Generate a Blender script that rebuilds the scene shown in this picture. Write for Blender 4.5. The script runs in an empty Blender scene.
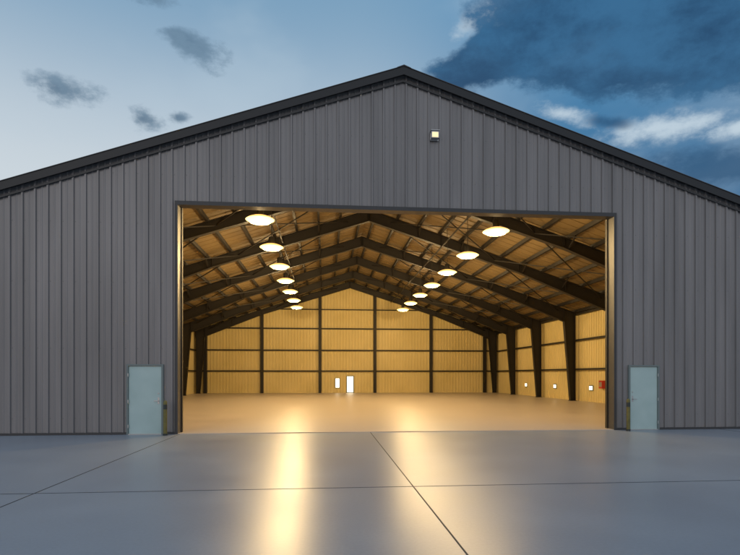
import bpy, bmesh, math, random
from mathutils import Vector, Matrix
random.seed(4)
sc = bpy.context.scene
sc.view_settings.view_transform = 'Standard'
sc.view_settings.look = 'None'
sc.view_settings.exposure = 0

# ------------------------------------------------------------------ dims (metres)
CX = 2.46            # ridge line X
YF = 16.30           # front wall plane
YB = 52.0            # back wall plane
HW = 15.2            # half width
ZR = 11.40           # ridge height
SL = 1/3.0           # roof slope
OX0, OX1, OZ = -4.49, 9.44, 7.03   # door opening
def roof(x): return ZR - abs(x-CX)*SL

# ------------------------------------------------------------------ materials
def new_mat(name):
    m = bpy.data.materials.new(name); m.use_nodes = True
    nt = m.node_tree; b = nt.nodes['Principled BSDF']
    return m, nt, b
def N(nt, t, **kw):
    n = nt.nodes.new(t)
    for k, v in kw.items(): setattr(n, k, v)
    return n
def noisy(name, c1, c2, scale=2.0, rough=(0.4,0.6), metal=0.0, bump=0.0, bscale=60, stretch=(1,1,1), spec=0.5, detail=2):
    m, nt, b = new_mat(name)
    tc = N(nt,'ShaderNodeTexCoord'); mp = N(nt,'ShaderNodeMapping'); mp.inputs['Scale'].default_value = stretch
    nt.links.new(tc.outputs['Object'], mp.inputs['Vector'])
    n = N(nt,'ShaderNodeTexNoise'); n.inputs['Scale'].default_value = scale; n.inputs['Detail'].default_value = detail
    n.inputs['Roughness'].default_value = 0.6
    nt.links.new(mp.outputs[0], n.inputs['Vector'])
    r = N(nt,'ShaderNodeValToRGB'); r.color_ramp.elements[0].position=0.3; r.color_ramp.elements[1].position=0.7
    r.color_ramp.elements[0].color=(*c1,1); r.color_ramp.elements[1].color=(*c2,1)
    nt.links.new(n.outputs[0], r.inputs[0]); nt.links.new(r.outputs[0], b.inputs['Base Color'])
    b.inputs['Roughness'].default_value = sum(rough)/2
    b.inputs['Metallic'].default_value = metal
    b.inputs['Specular IOR Level'].default_value = spec
    if bump:
        n2 = N(nt,'ShaderNodeTexNoise'); n2.inputs['Scale'].default_value = bscale; n2.inputs['Detail'].default_value=2
        nt.links.new(mp.outputs[0], n2.inputs['Vector'])
        bp = N(nt,'ShaderNodeBump'); bp.inputs['Strength'].default_value = bump; bp.inputs['Distance'].default_value=0.01
        nt.links.new(n2.outputs[0], bp.inputs['Height']); nt.links.new(bp.outputs[0], b.inputs['Normal'])
    return m
def plain(name,c,rough=.5,metal=0.):
    m,nt,b=new_mat(name); b.inputs['Base Color'].default_value=(*c,1); b.inputs['Roughness'].default_value=rough; b.inputs['Metallic'].default_value=metal
    return m

M_panel = noisy('painted_steel_panel', (0.190,0.182,0.182), (0.275,0.262,0.262), 0.55, (0.36,0.44), 0.2, stretch=(2.6,1,0.22), bump=.6, bscale=1.6, detail=3)
M_trim  = plain('dark_trim_steel', (0.010,0.012,0.015), .45)
M_trim2 = plain('grey_trim_steel', (0.07,0.07,0.075), .45)
M_jamb  = plain('opening_trim_steel', (0.045,0.045,0.047), .45)
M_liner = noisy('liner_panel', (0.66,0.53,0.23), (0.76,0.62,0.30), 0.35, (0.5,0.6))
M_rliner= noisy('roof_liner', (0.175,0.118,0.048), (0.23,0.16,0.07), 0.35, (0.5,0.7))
M_steel = plain('primer_steel', (0.012,0.009,0.007), .6)
M_door  = noisy('door_paint', (0.40,0.54,0.53), (0.46,0.60,0.59), 1.5, (0.35,0.5))
M_doorf = plain('door_frame_paint', (0.17,0.21,0.21), .45)
M_metal = plain('brushed_metal', (0.5,0.5,0.5), .3, 1.0)
M_boll  = noisy('bollard_paint', (0.12,0.11,0.03), (0.20,0.17,0.045), 6, (0.4,0.6))
M_boll2 = plain('bollard_dark', (0.03,0.04,0.04), .5)
M_black = plain('lamp_housing', (0.02,0.018,0.016), .5)
M_sealant = plain('joint_sealant', (0.03,0.035,0.04), .7)
M_red = plain('red_paint', (0.5,0.03,0.02), .4)

def emis(name, col, s, samp=None):
    m, nt, b = new_mat(name)
    b.inputs['Base Color'].default_value=(*col,1)
    b.inputs['Emission Color'].default_value=(*col,1); b.inputs['Emission Strength'].default_value=s
    if samp: m.cycles.emission_sampling=samp
    return m
M_lens = emis('lamp_lens', (1.0,0.80,0.45), 5, 'NONE')
M_rim  = emis('lamp_lens_rim', (1.0,0.80,0.32), 1.9, 'NONE')
M_shade= emis('lamp_shade_glow', (1.0,0.56,0.16), 1.3, 'NONE')
M_glow = emis('lit_window_glass', (1.0,0.9,0.68), 2.4, 'NONE')
M_wl   = emis('wall_light_lens', (1.0,0.78,0.42), .9, 'NONE')

def concrete(name, ca, cb, ro, scale, con=.3, spec=.5):
    m, nt, b = new_mat(name)
    tc = N(nt,'ShaderNodeTexCoord')
    n1 = N(nt,'ShaderNodeTexNoise'); n1.inputs['Scale'].default_value=scale; n1.inputs['Detail'].default_value=3; n1.inputs['Roughness'].default_value=.5
    n2 = N(nt,'ShaderNodeTexNoise'); n2.inputs['Scale'].default_value=24; n2.inputs['Detail'].default_value=4; n2.inputs['Roughness'].default_value=.65
    for n in (n1,n2): nt.links.new(tc.outputs['Object'], n.inputs['Vector'])
    r = N(nt,'ShaderNodeValToRGB'); r.color_ramp.elements[0].position=con; r.color_ramp.elements[1].position=1-con
    r.color_ramp.elements[0].color=(*ca,1); r.color_ramp.elements[1].color=(*cb,1)
    mx = N(nt,'ShaderNodeMix', data_type='FLOAT'); mx.inputs[0].default_value=.45
    nt.links.new(n1.outputs[0], mx.inputs[2]); nt.links.new(n2.outputs[0], mx.inputs[3])
    nt.links.new(mx.outputs[0], r.inputs[0]); nt.links.new(r.outputs[0], b.inputs['Base Color'])
    mr = N(nt,'ShaderNodeMapRange'); mr.inputs[1].default_value=.2; mr.inputs[2].default_value=.8
    mr.inputs[3].default_value=ro[0]; mr.inputs[4].default_value=ro[1]
    nt.links.new(mx.outputs[0], mr.inputs[0]); nt.links.new(mr.outputs[0], b.inputs['Roughness'])
    b.inputs['Specular IOR Level'].default_value=spec
    return m
M_apron = concrete('apron_concrete', (0.235,0.262,0.31), (0.33,0.365,0.415), (0.27,0.41), .5, .3, .36)
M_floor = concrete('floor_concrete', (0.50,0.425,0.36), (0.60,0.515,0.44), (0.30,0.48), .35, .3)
M_ground = noisy('grass_ground', (0.035,0.05,0.02), (0.07,0.085,0.035), .6, (.8,.95))

# ------------------------------------------------------------------ mesh helpers
def obj(name, verts, faces, mat, parent=None, smooth=False, fm=None):
    me = bpy.data.meshes.new(name); me.from_pydata([tuple(v) for v in verts], [], faces); me.update()
    mats = mat if isinstance(mat,(list,tuple)) else [mat]
    for m in mats: me.materials.append(m)
    if fm:
        for i,p in enumerate(me.polygons): p.material_index = fm[i]
    if smooth:
        for p in me.polygons: p.use_smooth=True
    o = bpy.data.objects.new(name, me); sc.collection.objects.link(o)
    if parent: o.parent = parent
    return o
class MB:
    def __init__(s): s.v=[]; s.f=[]; s.m=[]
    def box(s,x0,x1,y0,y1,z0,z1,m=0):
        i=len(s.v)
        s.v += [(x0,y0,z0),(x1,y0,z0),(x1,y1,z0),(x0,y1,z0),(x0,y0,z1),(x1,y0,z1),(x1,y1,z1),(x0,y1,z1)]
        s.f += [(i,i+3,i+2,i+1),(i+4,i+5,i+6,i+7),(i,i+1,i+5,i+4),(i+1,i+2,i+6,i+5),(i+2,i+3,i+7,i+6),(i+3,i,i+4,i+7)]
        s.m += [m]*6
    def prism_y(s,poly,y0,y1,m=0):   # poly = list (x,z)
        i=len(s.v); n=len(poly)
        s.v += [(x,y0,z) for x,z in poly]+[(x,y1,z) for x,z in poly]
        s.f += [tuple(range(i,i+n)), tuple(range(i+2*n-1,i+n-1,-1))]; s.m += [m,m]
        for k in range(n):
            a=i+k; b=i+(k+1)%n; s.f.append((a,a+n,b+n,b)); s.m.append(m)
    def beam(s,p,q,w,h,m=0):
        p=Vector(p); q=Vector(q); d=(q-p).normalized(); up=Vector((0,0,1))
        if abs(d.z)>.99: up=Vector((0,1,0))
        a=d.cross(up).normalized()*w/2; b=a.cross(d).normalized()*h/2
        i=len(s.v)
        for c in (p,q): s.v += [tuple(c-a-b),tuple(c+a-b),tuple(c+a+b),tuple(c-a+b)]
        s.f += [(i,i+1,i+2,i+3),(i+7,i+6,i+5,i+4)]+[(i+k,i+4+k,i+4+(k+1)%4,i+(k+1)%4) for k in range(4)]; s.m += [m]*6
    def lathe(s,cx,cy,prof,seg,ms):   # prof list (r,z)
        i=len(s.v)
        for r,z in prof:
            for k in range(seg):
                a=2*math.pi*k/seg; s.v.append((cx+r*math.cos(a),cy+r*math.sin(a),z))
        for j in range(len(prof)-1):
            for k in range(seg):
                a=i+j*seg+k; b=i+j*seg+(k+1)%seg
                s.f.append((a,b,b+seg,a+seg)); s.m.append(ms[j])
    def make(s,name,mat,parent=None,smooth=False,recalc=True): 
        o = obj(name,s.v,s.f,mat,parent,smooth,s.m)
        if recalc:
            bm=bmesh.new(); bm.from_mesh(o.data); bmesh.ops.recalc_face_normals(bm,faces=bm.faces); bm.to_mesh(o.data); bm.free()
        return o

def ribs(a0,a1,pitch,depth,rw=.075,minor=True):
    """profile of (coordinate, outward offset)"""
    pts=[(a0,0)]
    a=a0+pitch*.5
    while a<a1-rw:
        pts += [(a-rw/2,0),(a-rw/2+.014,depth),(a+rw/2-.014,depth),(a+rw/2,0)]
        if minor:
            for q in (.5,):
                c=a+pitch*q
                if c<a1-.05: pts += [(c-.026,0),(c-.014,.009),(c+.014,.009),(c+.026,0)]
        a+=pitch
    pts.append((a1,0)); pts=sorted(set(pts)); return pts

hangar = bpy.data.objects.new('hangar_building', None); sc.collection.objects.link(hangar)

# front wall cladding with openings
DL=(-5.91,-4.94,2.07); DR=(9.97,10.92,2.07)
def front_sheet(name,y,sgn,pitch,depth,mat,minor=True,zoff=0.0):
    pts = ribs(CX-HW,CX+HW,pitch,depth,minor=minor)
    fixed=[OX0,OX1,DL[0],DL[1],DR[0],DR[1],CX]
    def prof(x):
        for (xa,da),(xb,db) in zip(pts,pts[1:]):
            if xa<=x<=xb and xb>xa: return da+(db-da)*(x-xa)/(xb-xa)
        return 0
    allp = sorted(pts+[(x,prof(x)) for x in fixed])
    V=[];F=[]
    for (xa,da),(xb,db) in zip(allp,allp[1:]):
        if xb-xa<1e-6: continue
        xm=(xa+xb)/2
        z0=0.03
        if OX0<xm<OX1: z0=OZ
        elif DL[0]<xm<DL[1] or DR[0]<xm<DR[1]: z0=2.07
        i=len(V)
        V += [(xa,y+sgn*da,z0),(xb,y+sgn*db,z0),(xb,y+sgn*db,roof(xb)-.1-zoff),(xa,y+sgn*da,roof(xa)-.1-zoff)]
        F.append((i,i+1,i+2,i+3))
    return obj(name,V,F,mat,hangar)
front_sheet('front_wall_cladding',YF,-1,.36,.044,M_panel)
front_sheet('front_wall_liner',YF+.26,1,.30,.02,M_liner,False,.15)

# cladding screws: rows of small fasteners on the flats
b=MB()
for z in (.5,2.6,4.6,6.4,7.9,9.3):
    x=CX-HW+.36*.5+.07
    while x<CX+HW:
        ok = z<roof(x)-.5 and not (OX0-.12<x<OX1+.12 and z<OZ+.15) and not (DL[0]-.1<x<DL[1]+.1 and z<2.3) and not (DR[0]-.1<x<DR[1]+.1 and z<2.3)
        if ok: b.box(x-.007,x+.007,YF-.006,YF-.001,z-.007,z+.007)
        x+=.36
b.make('cladding_screws',M_trim2,hangar)

# opening trim + door frames
b=MB()
b.box(OX0-.06,OX0+.03,YF-.060,YF+.30,.0,OZ+.07)
b.box(OX1-.03,OX1+.06,YF-.060,YF+.30,.0,OZ+.07)
b.box(OX0+.03,OX1-.03,YF-.060,YF+.30,OZ-.05,OZ+.07)
b.make('opening_trim',M_jamb,hangar)
b=MB()   # inner door track and header hood
b.box(OX0-.12,OX0+.06,YF+.31,YF+.43,0,OZ+.2); b.box(OX1-.06,OX1+.12,YF+.31,YF+.43,0,OZ+.2)
b.box(OX0-.12,OX1+.12,YF+.31,YF+.50,OZ+.2,OZ+.45)
b.make('door_track',M_steel,hangar)
# base flashing
b=MB()
for x0,x1 in ((CX-HW,DL[0]-.06),(DL[1]+.06,OX0-.06),(OX1+.06,DR[0]-.06),(DR[1]+.06,CX+HW)):
    b.box(x0,x1,YF-.054,YF+.0,.0,.07)
b.make('base_flashing',M_jamb,hangar)

def door(x0,x1,h,flip):
    b=MB()
    b.box(x0-.055,x0+.0,YF-.065,YF+.1,0,h+.055,1); b.box(x1,x1+.055,YF-.065,YF+.1,0,h+.055,1)
    b.box(x0,x1,YF-.065,YF+.1,h,h+.055,1)
    b.box(x0+.006,x1-.006,YF-.03,YF+.03,.02,h-.006,0)
    b.box(x0,x1,YF-.075,YF+.1,0,.018,2)
    hx = x1-.09 if flip else x0+.09
    b.box(hx-.025,hx+.025,YF-.036,YF-.03,.92,1.12,2)
    b.box(hx-.012,hx+.012,YF-.085,YF-.036,1.0,1.025,2)
    b.box(min(hx,hx+(-.12 if flip else .12)),max(hx,hx+(-.12 if flip else .12)),YF-.095,YF-.085,1.0,1.025,2)
    b.box(hx-.02,hx+.02,YF-.042,YF-.03,1.22,1.26,2)
    gx = x0 if flip else x1
    for z in (.25,1.0,1.8): b.box(gx-.012,gx+.012,YF-.077,YF-.065,z-.05,z+.05,2)
    o=b.make('entry_door',[M_door,M_doorf,M_metal],hangar)
    bv=o.modifiers.new('b','BEVEL'); bv.width=.004; bv.segments=2
door(*DL,True); door(*DR,False)

# roof
RO=HW+.35
def rz(d,off): return ZR-d*SL-off
b=MB()
for s in (-1,1):
    b.prism_y([(CX,rz(0,0)),(CX+s*RO,rz(RO,0)),(CX+s*RO,rz(RO,.09)),(CX,rz(0,.09))],YF-.14,YB+.2)
b.make('roof_panels',M_trim2,hangar)
b=MB()
for s in (-1,1):   # standing seams on top of the roof
    y=YF+.3
    while y<YB:
        b.prism_y([(CX+s*.1,rz(.1,-.04)),(CX+s*RO,rz(RO,-.04)),(CX+s*RO,rz(RO,-.002)),(CX+s*.1,rz(.1,-.002))],y,y+.03); y+=.6
b.make('roof_seams',M_trim2,hangar)
b=MB()
for s in (-1,1):   # rake trim
    for yy,(y0,y1) in enumerate(((YF-.20,YF-.145),(YB+.205,YB+.26))):
        b.prism_y([(CX,rz(0,-.05)),(CX+s*RO,rz(RO,-.05)),(CX+s*RO,rz(RO,.20)),(CX,rz(0,.20))],y0,y1)
    b.prism_y([(CX,rz(0,-.07)),(CX+s*RO,rz(RO,-.07)),(CX+s*RO,rz(RO,-.052)),(CX,rz(0,-.052))],YF-.22,YF+.1,1)
    b.prism_y([(CX,rz(0,.30)),(CX+s*RO,rz(RO,.30)),(CX+s*RO,rz(RO,.36)),(CX,rz(0,.36))],YF-.070,YF-.050,2)
    b.box(*(sorted((CX+s*RO,CX+s*(RO+.12)))),YF-.2,YB+.26,rz(RO,.25),rz(RO,.03))   # gutter
b.prism_y([(CX-.22,rz(.22,-.075)),(CX,ZR+.09),(CX+.22,rz(.22,-.075)),(CX+.22,rz(.22,-.055)),(CX,ZR+.065),(CX-.22,rz(.22,-.055))],YF-.23,YB+.3,1)
b.make('rake_trim',[M_trim,M_trim2,M_jamb],hangar)
b=MB()
for s in (-1,1):
    b.prism_y([(CX,rz(0,.10)),(CX+s*RO,rz(RO,.10)),(CX+s*RO,rz(RO,.13)),(CX,rz(0,.13))],YF-.143,YF+.0)
b.make('soffit',M_trim,hangar)

# roof liner (corrugated, underside)
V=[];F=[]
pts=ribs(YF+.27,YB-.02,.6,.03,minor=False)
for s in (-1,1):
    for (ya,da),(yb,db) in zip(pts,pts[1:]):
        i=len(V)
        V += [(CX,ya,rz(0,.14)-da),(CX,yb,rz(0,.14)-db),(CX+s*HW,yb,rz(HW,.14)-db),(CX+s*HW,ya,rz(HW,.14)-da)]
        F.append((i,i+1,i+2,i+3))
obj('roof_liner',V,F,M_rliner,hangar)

# side + back walls
V=[];F=[];fm=[]
for s in (-1,1):
    for off,sg,pitch,mi in ((0,1,.4,0),(.12,-1,.3,1)):
        pts=ribs(YF,YB,pitch,.03,minor=False)
        for (ya,da),(yb,db) in zip(pts,pts[1:]):
            i=len(V); xb=CX+s*(HW-off)
            V += [(xb+s*sg*da,ya,0.02),(xb+s*sg*db,yb,0.02),(xb+s*sg*db,yb,rz(HW-off,.12)),(xb+s*sg*da,ya,rz(HW-off,.12))]
            F.append((i,i+1,i+2,i+3)); fm.append(mi)
obj('side_walls',V,F,[M_panel,M_liner],hangar,fm=fm)
V=[];F=[];fm=[]
for y,sg,pitch,mi in ((YB+.12,1,.4,0),(YB,-1,.30,1)):
    pts=sorted(ribs(CX-HW,CX+HW,pitch,.045,minor=False)+[(CX,0)])
    for (xa,da),(xb,db) in zip(pts,pts[1:]):
        i=len(V); V += [(xa,y+sg*da,.02),(xb,y+sg*db,.02),(xb,y+sg*db,roof(xb)-.12),(xa,y+sg*da,roof(xa)-.12)]; F.append((i,i+1,i+2,i+3)); fm.append(mi)
obj('back_wall',V,F,[M_panel,M_liner],hangar,fm=fm)

# steel frames
frames=[17.6,23.3,29.0,34.7,40.4,46.1,51.3]
b=MB()
CO=HW-.42     # outer face of columns (offset from centre)
for y in frames:
    for s in (-1,1):
        X=lambda d: CX+s*d
        top=.38
        kd,md,rd=.85,.48,.62
        base=.32; kn=.78
        outer=[(CO,0.0),(CO,rz(CO,top)),(0,rz(0,top))]
        inner=[(CO-base,0.0),(CO-kn,rz(CO-kn,top)-kd),(CO-6.2,rz(CO-6.2,top)-md),(0,rz(0,top)-rd)]
        b.prism_y([(X(inner[0][0]),0),(X(CO),0),(X(CO),outer[1][1]),(X(inner[1][0]),inner[1][1])],y-.012,y+.012)
        b.prism_y([(X(inner[1][0]),inner[1][1]),(X(CO),outer[1][1]),(X(CO-6.2),rz(CO-6.2,top)),(X(inner[2][0]),inner[2][1])],y-.012,y+.012)
        b.prism_y([(X(inner[2][0]),inner[2][1]),(X(CO-6.2),rz(CO-6.2,top)),(X(0),rz(0,top)),(X(0),inner[3][1])],y-.012,y+.012)
        fw=.14
        for path in (outer,inner):
            for (d0,z0),(d1,z1) in zip(path,path[1:]):
                dv=Vector((d1-d0,z1-z0)).normalized(); nrm=Vector((-dv.y,dv.x))*.016
                b.prism_y([(X(d0)+s*nrm.x,z0+nrm.y),(X(d1)+s*nrm.x,z1+nrm.y),(X(d1)-s*nrm.x,z1-nrm.y),(X(d0)-s*nrm.x,z0-nrm.y)],y-fw,y+fw)
        for d in (CO-kn,CO-6.2,CO-3.4,CO-9.5,.05):
            zt=rz(d,top); dep={CO-kn:kd,CO-6.2:md,.05:rd}.get(d,.55)
            b.box(min(X(d)-.008,X(d)+.008),max(X(d)-.008,X(d)+.008),y-.11,y+.11,zt-dep+.03,zt-.02)
        b.box(min(X(CO-base-.05),X(CO+.05)),max(X(CO-base-.05),X(CO+.05)),y-.2,y+.2,.02,.05)
b.make('steel_frames',M_steel,hangar)
# purlins, girts, bracing
b=MB()
for s in (-1,1):
    d=.4
    while d<HW-.3:
        x=CX+s*d; b.box(x-.06,x+.06,YF+.3,YB-.1,rz(d,.37),rz(d,.185)); d+=1.2
    for z in (2.2,4.2,6.0):
        x0,x1=sorted((CX+s*(HW-.16),CX+s*(HW-.40))); b.box(x0,x1,YF+.35,YB-.1,z-.055,z+.055)
    for k,(ya,yb) in enumerate(zip(frames,frames[1:])):
        for da,db in ((1.2,7.2),(7.2,13.6)):
            b.beam((CX+s*da,ya,rz(da,.62)),(CX+s*db,yb,rz(db,.62)),.045,.045)
            b.beam((CX+s*db,ya,rz(db,.66)),(CX+s*da,yb,rz(da,.66)),.045,.045)
        for d in (2.8,5.2,8.8,11.2):   # flange braces from the purlins to the bottom flange
            for sy in (-1,1):
                b.beam((CX+s*d,ya,rz(d,.86)),(CX+s*(d),ya+sy*.75,rz(d,.40)),.06,.06)
# conduit lines carrying the lamps
for x in (-2.3,6.55):
    b.box(x-.03,x+.03,YF+.6,YB-.5,9.02-.03,9.02+.03)
b.make('purlins_and_girts',M_steel,hangar)
b=MB()
for x in (-11.6,-6.17,-.5,4.98,10.67,16.2):
    t=roof(x)-.45
    b.box(x-.14,x+.14,YB-.36,YB-.33,0.02,t); b.box(x-.012,x+.012,YB-.33,YB-.10,0.02,t); b.box(x-.14,x+.14,YB-.10,YB-.075,0.02,t)
for z in (2.2,4.25,6.4):
    b.box(CX-HW+.4,CX+HW-.4,YB-.24,YB-.07,z-.06,z+.06)
for z in (8.3,):
    w=(ZR-.5-z)/SL; b.box(CX-w,CX+w,YB-.24,YB-.07,z-.045,z+.045)
b.make('back_wall_framing',M_steel,hangar)

# lit windows / doors far inside
b=MB()
b.box(1.05,1.42,YB-.12,YB-.09,.55,1.45,0); b.box(.99,1.48,YB-.11,YB-.07,.49,1.51,1)
b.box(2.2,2.8,YB-.12,YB-.09,.1,1.65,0); b.box(2.12,2.88,YB-.11,YB-.07,.03,1.73,1)
for y in (32.9,38.3,44.0):
    x=CX+HW-.18; b.box(x-.03,x,y-.20,y+.20,.82,1.06,0); b.box(x-.02,x+.01,y-.26,y+.26,.76,1.12,1)
for y in (47.6,):
    x=CX-HW+.18; b.box(x,x+.03,y-.20,y+.20,.82,1.06,0); b.box(x-.01,x+.02,y-.26,y+.26,.76,1.12,1)
b.make('windows',[M_glow,M_doorf],hangar)
b=MB(); x=CX+HW-.17
b.box(x-.20,x,31.2,31.6,.95,1.45,0); b.box(x-.206,x-.20,31.25,31.55,1.05,1.35,1); b.box(x-.22,x-.206,31.27,31.29,1.15,1.25,1)
b.make('fire_hose_cabinet',[M_red,M_metal])

# floor slab
obj('floor_slab',[(CX-HW+.1,YF-.05,.02),(CX+HW-.1,YF-.05,.02),(CX+HW-.1,YB,.02),(CX-HW+.1,YB,.02),(CX-HW+.1,YF-.05,-.05),(CX+HW-.1,YF-.05,-.05)],[(0,1,2,3),(4,5,1,0)],M_floor,hangar)

# ------------------------------------------------------------------ ground + apron
obj('ground',[(-900,-900,-.03),(900,-900,-.03),(900,1200,-.03),(-900,1200,-.03)],[(0,1,2,3)],M_ground)
apron=obj('concrete_apron',[(-34,-16,0),(39,-16,0),(39,YF,0),(-34,YF,0)],[(0,1,2,3)],M_apron)
b=MB()
jw=.010
for x in (-27.9,-22.05,-16.2,-10.3,-4.4,1.42,13.1,18.95,24.8,30.7):
    b.box(x-jw,x+jw,-16,YF-.06,-.01,.003)
for y in (8.3,.3,-7.7):
    b.box(-34,39,y-.006,y+.006,-.01,.004)
b.make('apron_joints',M_sealant,apron)

# ------------------------------------------------------------------ bollards
def bollard(x,y):
    b=MB()
    b.lathe(x,y,[(.065,0),(.065,.06),(.055,.06),(.055,.78),(.057,.78),(.057,.92),(.055,.92),(.055,.98),(.045,1.02),(.02,1.04),(.0005,1.045)],20,[1,1,0,0,1,1,0,0,0,0])
    b.make('bollard',[M_boll,M_boll2],None,False)
bollard(-4.74,YF-.35); bollard(9.72,YF-.35)

# wall light
b=MB()
x,z=3.45,9.36
b.box(x-.13,x+.13,YF-.07,YF-.035,z-.14,z+.14,1)
b.prism_y([(x-.12,z-.10),(x+.12,z-.10),(x+.12,z+.12),(x-.12,z+.12)],YF-.20,YF-.07,1)
b.box(x-.095,x+.095,YF-.215,YF-.20,z-.08,z+.07,0)
b.box(x-.14,x+.14,YF-.24,YF-.07,z+.12,z+.135,1)
b.make('wall_light',[M_wl,M_metal])

# ------------------------------------------------------------------ high bay lamps
bulb=bpy.data.lights.new('bulb','POINT'); bulb.energy=460; bulb.color=(1,.70,.33); bulb.shadow_soft_size=.14
def lamp(x,y,z):
    b=MB(); R=.48
    b.lathe(x,y,[(.0005,z-.11),(R*.74,z-.075)],16,[0])
    b.lathe(x,y,[(R*.74,z-.075),(R,z)],24,[1])
    b.lathe(x,y,[(R,z),(R+.03,z+.015),(R*.90,z+.07),(R*.60,z+.13),(.13,z+.18)],24,[1,3,3,2])
    b.lathe(x,y,[(.13,z+.18),(.13,z+.44),(.07,z+.48),(.014,z+.50)],16,[2,2,2])
    b.lathe(x,y,[(.014,z+.50),(.014,9.0)],6,[2])
    zt=roof(x)-.4
    b.lathe(x,y,[(.014,9.05),(.014,zt)],6,[2])
    o=b.make('high_bay_lamp',[M_lens,M_rim,M_black,M_shade],None,True)
    l=bpy.data.objects.new('bulb',bulb); sc.collection.objects.link(l); l.location=(x,y,z-.27); l.parent=o
for k in range(7):
    lamp(-2.3,18.75+4.0*k,7.30)
    lamp(6.55,19.5+4.0*k,7.30)

# ------------------------------------------------------------------ world
w=bpy.data.worlds.new('World'); sc.world=w; w.use_nodes=True
nt=w.node_tree; nt.nodes.clear(); L=nt.links
def setin(sock,v):
    if isinstance(v,(int,float)): sock.default_value=v
    elif isinstance(v,tuple): sock.default_value=(*v,1) if len(v)==3 and sock.type=='RGBA' else v
    else: L.new(v,sock)
def ma(op,a,b=None,c=None,clamp=False):
    n=nt.nodes.new('ShaderNodeMath'); n.operation=op; n.use_clamp=clamp
    setin(n.inputs[0],a)
    if b is not None: setin(n.inputs[1],b)
    if c is not None: setin(n.inputs[2],c)
    return n.outputs[0]
def mr(v,a,b,c=0.,d=1.):
    n=nt.nodes.new('ShaderNodeMapRange'); n.interpolation_type='SMOOTHSTEP'
    setin(n.inputs[0],v)
    for i,q in enumerate((a,b,c,d)): setin(n.inputs[1+i],q)
    return n.outputs[0]
def mix(f,a,b):
    n=nt.nodes.new('ShaderNodeMix'); n.data_type='RGBA'; setin(n.inputs[0],f)
    setin(n.inputs[6],a); setin(n.inputs[7],b); return n.outputs[2]
def noise(vec,scale,detail=4,rough=.55,dist=0.):
    n=nt.nodes.new('ShaderNodeTexNoise'); L.new(vec,n.inputs['Vector']); n.inputs['Scale'].default_value=scale
    n.inputs['Detail'].default_value=detail; n.inputs['Roughness'].default_value=rough; n.inputs['Distortion'].default_value=dist
    return n.outputs[0]
tc=nt.nodes.new('ShaderNodeTexCoord'); D=tc.outputs['Generated']
sx=nt.nodes.new('ShaderNodeSeparateXYZ'); L.new(D,sx.inputs[0]); dx,dy,dz=sx.outputs
az=ma('MULTIPLY',ma('ARCTAN2',dx,dy),57.2958)
el=ma('MULTIPLY',ma('ARCSINE',dz),57.2958)
mp=nt.nodes.new('ShaderNodeMapping'); L.new(D,mp.inputs[0]); mp.inputs['Scale'].default_value=(1,1,1.7)
C=mp.outputs[0]
nbig=noise(C,3.4,4,.55); nfine=noise(C,15,6,.66)
nn=ma('SUBTRACT',ma('ADD',ma('MULTIPLY',nbig,.9),ma('MULTIPLY',nfine,1.3)),1.1)
def blob(caz,cel,ra,re,rot=0.,amp=1.,soft=.5):
    a=ma('SUBTRACT',az,caz); e=ma('SUBTRACT',el,cel)
    c,s=math.cos(math.radians(rot)),math.sin(math.radians(rot))
    u=ma('DIVIDE',ma('ADD',ma('MULTIPLY',a,c),ma('MULTIPLY',e,s)),ra)
    v=ma('DIVIDE',ma('SUBTRACT',ma('MULTIPLY',e,c),ma('MULTIPLY',a,s)),re)
    r=ma('SQRT',ma('ADD',ma('MULTIPLY',u,u),ma('MULTIPLY',v,v)))
    val=ma('ADD',ma('SUBTRACT',1.,r),ma('MULTIPLY',nn,amp))
    return mr(val,0.,soft)
left=mix(mr(el,16.,38.),(.61,.68,.74),(.19,.35,.52))
right=mix(mr(el,10.,40.),(.018,.11,.26),(.09,.28,.50))
sky=mix(mr(az,2.,28.),left,right)
sky=mix(ma('MULTIPLY',mr(nbig,.45,.7),.3),sky,(.48,.60,.70))
for p in ((34.,22.6,7.,1.4,-4.),(25.5,25.2,4.5,1.2,-22.),(18.,34.5,6.,1.2,24.),(40.5,21.2,3.,.9,0.)):
    sky=mix(ma('MULTIPLY',blob(*p,amp=1.8,soft=1.1),.9),sky,(.56,.67,.76))
shade=mix(mr(ma('ADD',ma('MULTIPLY',nfine,.6),ma('MULTIPLY',nbig,.9)),.58,.98),(.009,.055,.14),(.034,.14,.29))
for p in ((31.,29.6,15.,4.9,-9.),(19.5,31.0,11.,2.8,16.),(27.,34.,12.,3.6,0.),(46.,28.,18.,6.,-8.),(75.,28.,28.,10.,0.)):
    sky=mix(ma('MULTIPLY',blob(*p,amp=.75,soft=.32),.96),sky,shade)
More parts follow.
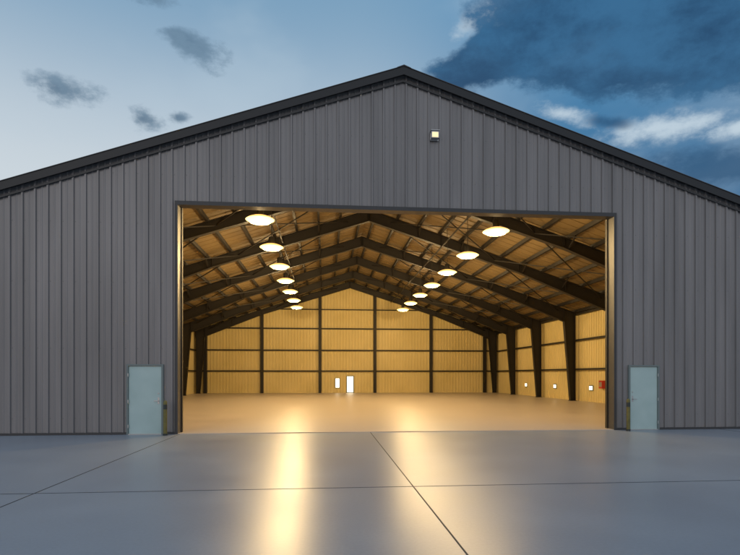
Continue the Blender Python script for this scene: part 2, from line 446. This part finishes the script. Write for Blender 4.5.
for p in ((38.5,18.4,8.,2.0,-8.),(29.5,23.9,3.,.8,-14.)):
    sky=mix(ma('MULTIPLY',blob(*p,amp=1.2,soft=.8),.85),sky,(.015,.08,.19))
dk=mix(mr(nfine,.35,.65),(.05,.115,.20),(.13,.22,.32))
for p in ((-26.,25.3,3.7,1.4,0.),(-18.6,24.3,1.9,1.1,0.),(-15.2,24.9,1.3,.6,0.),(-14.6,31.2,4.4,1.4,-14.),(-21.,33.9,7.0,1.5,-5.)):
    sky=mix(ma('MULTIPLY',blob(*p,amp=2.2,soft=.85),.82),sky,dk)
back=mr(dy,.15,-.7)
sky=mix(ma('MULTIPLY',back,.85),sky,(.65,.69,.76))
ns=nt.nodes.new('ShaderNodeTexSky'); ns.sky_type='NISHITA'; ns.sun_disc=False
ns.sun_elevation=math.radians(3); ns.sun_rotation=math.radians(200); ns.air_density=1.2; ns.dust_density=1
bg1=nt.nodes.new('ShaderNodeBackground'); L.new(sky,bg1.inputs[0]); bg1.inputs[1].default_value=.95
bg2=nt.nodes.new('ShaderNodeBackground'); L.new(ns.outputs[0],bg2.inputs[0]); bg2.inputs[1].default_value=.015
ad=nt.nodes.new('ShaderNodeAddShader'); L.new(bg1.outputs[0],ad.inputs[0]); L.new(bg2.outputs[0],ad.inputs[1])
out=nt.nodes.new('ShaderNodeOutputWorld'); L.new(ad.outputs[0],out.inputs[0])
w.cycles.sampling_method='MANUAL'; w.cycles.sample_map_resolution=256

sun=bpy.data.lights.new('sun','SUN'); sun.energy=.12; sun.angle=math.radians(25); sun.color=(1,.9,.82)
so=bpy.data.objects.new('sun',sun); sc.collection.objects.link(so)
so.rotation_euler=(math.radians(70),0,math.radians(-25))

# ------------------------------------------------------------------ camera
cam=bpy.data.cameras.new('camera'); co=bpy.data.objects.new('camera',cam); sc.collection.objects.link(co)
co.location=(0,0,1.8); co.rotation_euler=(math.radians(90),0,math.radians(-4.945))
cam.sensor_width=36; cam.lens=36*520/740; cam.shift_y=97.5/740; cam.clip_end=4000; cam.clip_start=.1
sc.camera=co
